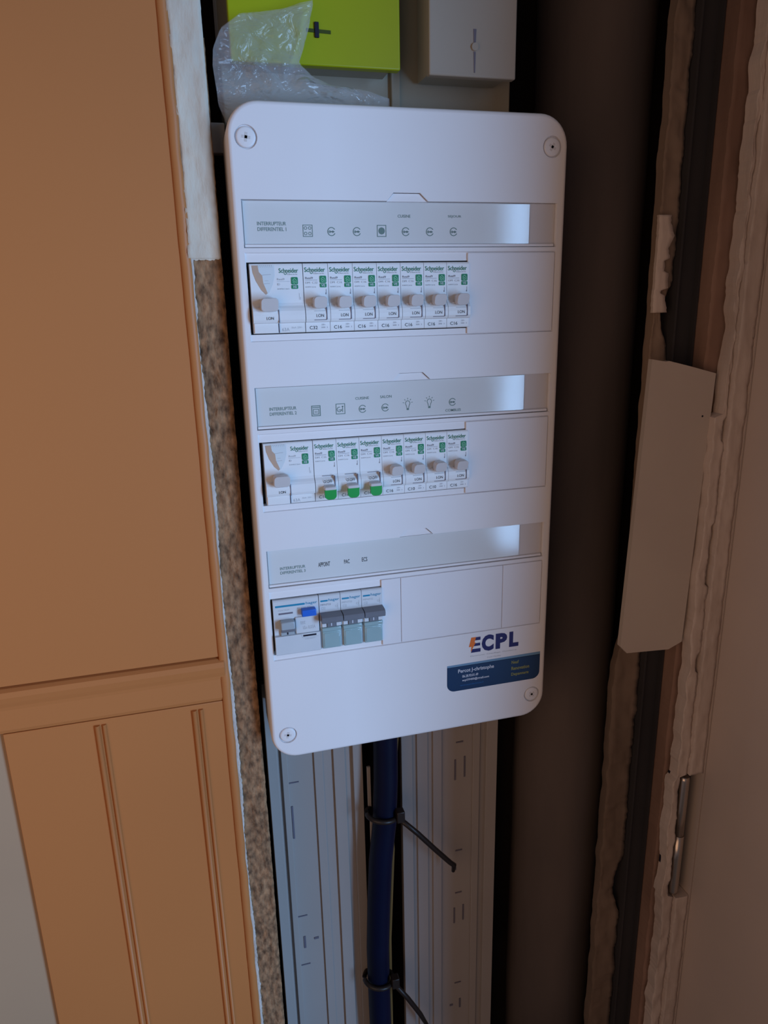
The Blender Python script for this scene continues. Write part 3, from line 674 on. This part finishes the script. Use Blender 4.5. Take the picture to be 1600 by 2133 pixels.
for k in range(3):
    t = thing('circuit_breaker', LB[k], 'circuit breaker', V(45.2+17.6*k, 355, 0), 'slim grey-levered breakers')
    m = MB('mcb2'); m.profile([(0, 45), (0, -1), (1, -1.8), (14, -1.8), (16, -3.0), (22, -3.4), (26.8, -3.2), (27, -1.4), (47, -1.4), (47, 45)], .15, 17.4); m.build('body', t, None, True)
    m = MB('inkblue'); z = -1.9; m.prism(rrect(1.2, 4.2, 7.2, 5.6, .4, 3), z, z+.2); m.text('hager', 7.8, 3.3, 16.6, 6.3, z, .01)
    m.use('inkgrey' if k == 0 else 'inkpale'); m.text('MFN732', 1.2, 7.4, 9.6, 9.0, z); m.use('inkpale'); m.text('C32', 1.8, 10.2, 5, 12.4, z); m.line((15.2, 8), (15.2, 13), .25, z); m.ring((14, 10.5), 1.0, .25, z, 8)
    m.build('lettering', t)
    m = MB('greylever'); m.profile([(14.5, -2), (14.8, -9.5), (15.6, -11.5), (17, -12.3), (19.5, -12.0), (20.8, -10.8), (21.2, -8.5), (21.3, -2)], .4, 17.3)
    m.box(5.2, 20.5, -5.4, 12.6, 26.8, -2, .4); m.use('mcb2').box(1.2, 22.6, -4.6, 5.0, 26.8, -2, .3); m.box(12.9, 22.6, -4.6, 16.8, 26.8, -2, .3); m.use('whiteink').rect(8.4, 22.6, 9.2, 25.8, -5.5)
    m.build('lever', t, None, True)
    m = MB('tealcap'); m.box(.9, 27.4, -4.6, 17.0, 31, -1.2, .8); m.box(1.3, 31.0, -3.6, 16.6, 46.3, -1.2, .7); m.box(2.4, 32.4, -4.1, 15.4, 45, -3.2, .5); m.build('terminal_cover', t, None, True)['label'] = 'translucent bluish terminal cover'

# ================================================================== COMPANY STICKER
st = thing('company_sticker', 'sticker with an orange bolt logo above a navy contact band, lower right of the board', 'sticker', V(200, 462, 0))
os_ = L(-200, -462, 0)
z = -.06
def low_round(u0, v0, u1, v1, r):
    return [(u0, v0), (u1, v0)]+[(u1-r+r*math.cos(math.radians(a)), v1-r+r*math.sin(math.radians(a))) for a in range(0, 91, 10)]+[(u0+r-r*math.sin(math.radians(a)), v1-r+r*math.cos(math.radians(a))) for a in range(0, 91, 10)]
m = MB('navy'); m.prism(low_round(155.3, 438.4, 244.3, 462.3, 7), -.15, 0)
m.build('contact_band', st, os_, True)
m = MB('skyblue'); m.prism([(155.3, 436.6), (244.3, 435.9), (244.3, 438.8), (155.3, 438.6)], -.15, 0); m.build('band_stripe', st, os_, True)
z = -.2
m = MB('whiteink'); m.text('Percot J-christophe', 165.5, 441.4, 199.5, 446.0, z, .02); m.text('06.28.93.01.49', 169.5, 447.4, 184.5, 450.0, z, .02); m.text('ecpl39400@gmail.com', 169.5, 451.4, 195, 454.2, z, .02)
m.use('oliveink'); m.text('Neuf', 216.5, 441.0, 223.5, 444.2, z, .02); m.text('Renovation', 216.5, 447.0, 234, 450.4, z, .02); m.text('Depannage', 216.5, 453.0, 233.6, 456.8, z, .02)
m.use('midblue'); m.text('www.ecpl-electricite.fr', 167.5, 456.4, 190, 458.6, z, .02); m.build('contact_text', st, os_)
m = MB('logonavy')
zz = -.12
for (a, b, c, d) in ((180.9, 186.2, 412.6, 415.6), (181.2, 186.0, 418.3, 421.0), (178.6, 186.4, 423.6, 427.0)):
    m.poly([(a, c), (b, c), (b, d), (a-1.2, d)], zz)
m.text('C', 187.4, 411.8, 198.8, 427.4, zz, .06); m.text('P', 200.6, 412.2, 211.6, 427.0, zz, .06); m.text('L', 213.6, 412.2, 222.6, 427.0, zz, .06)
m.use('inkpale'); m.text('Electricite  Chauffage  Plomberie', 177, 429.8, 221.0, 431.2, zz); m.text('Loue Vaudey', 193, 433.2, 206, 434.6, zz)
m.build('logo_letters', st, os_)
m = MB('orange'); m.poly([(177.6, 412.4), (182, 412.4), (180.6, 417.4), (181.8, 417.4), (177.2, 426.4), (177.8, 421.2), (175.4, 421.2)], -.14)
m.build('bolt_logo', st, os_)['label'] = 'orange lightning bolt'
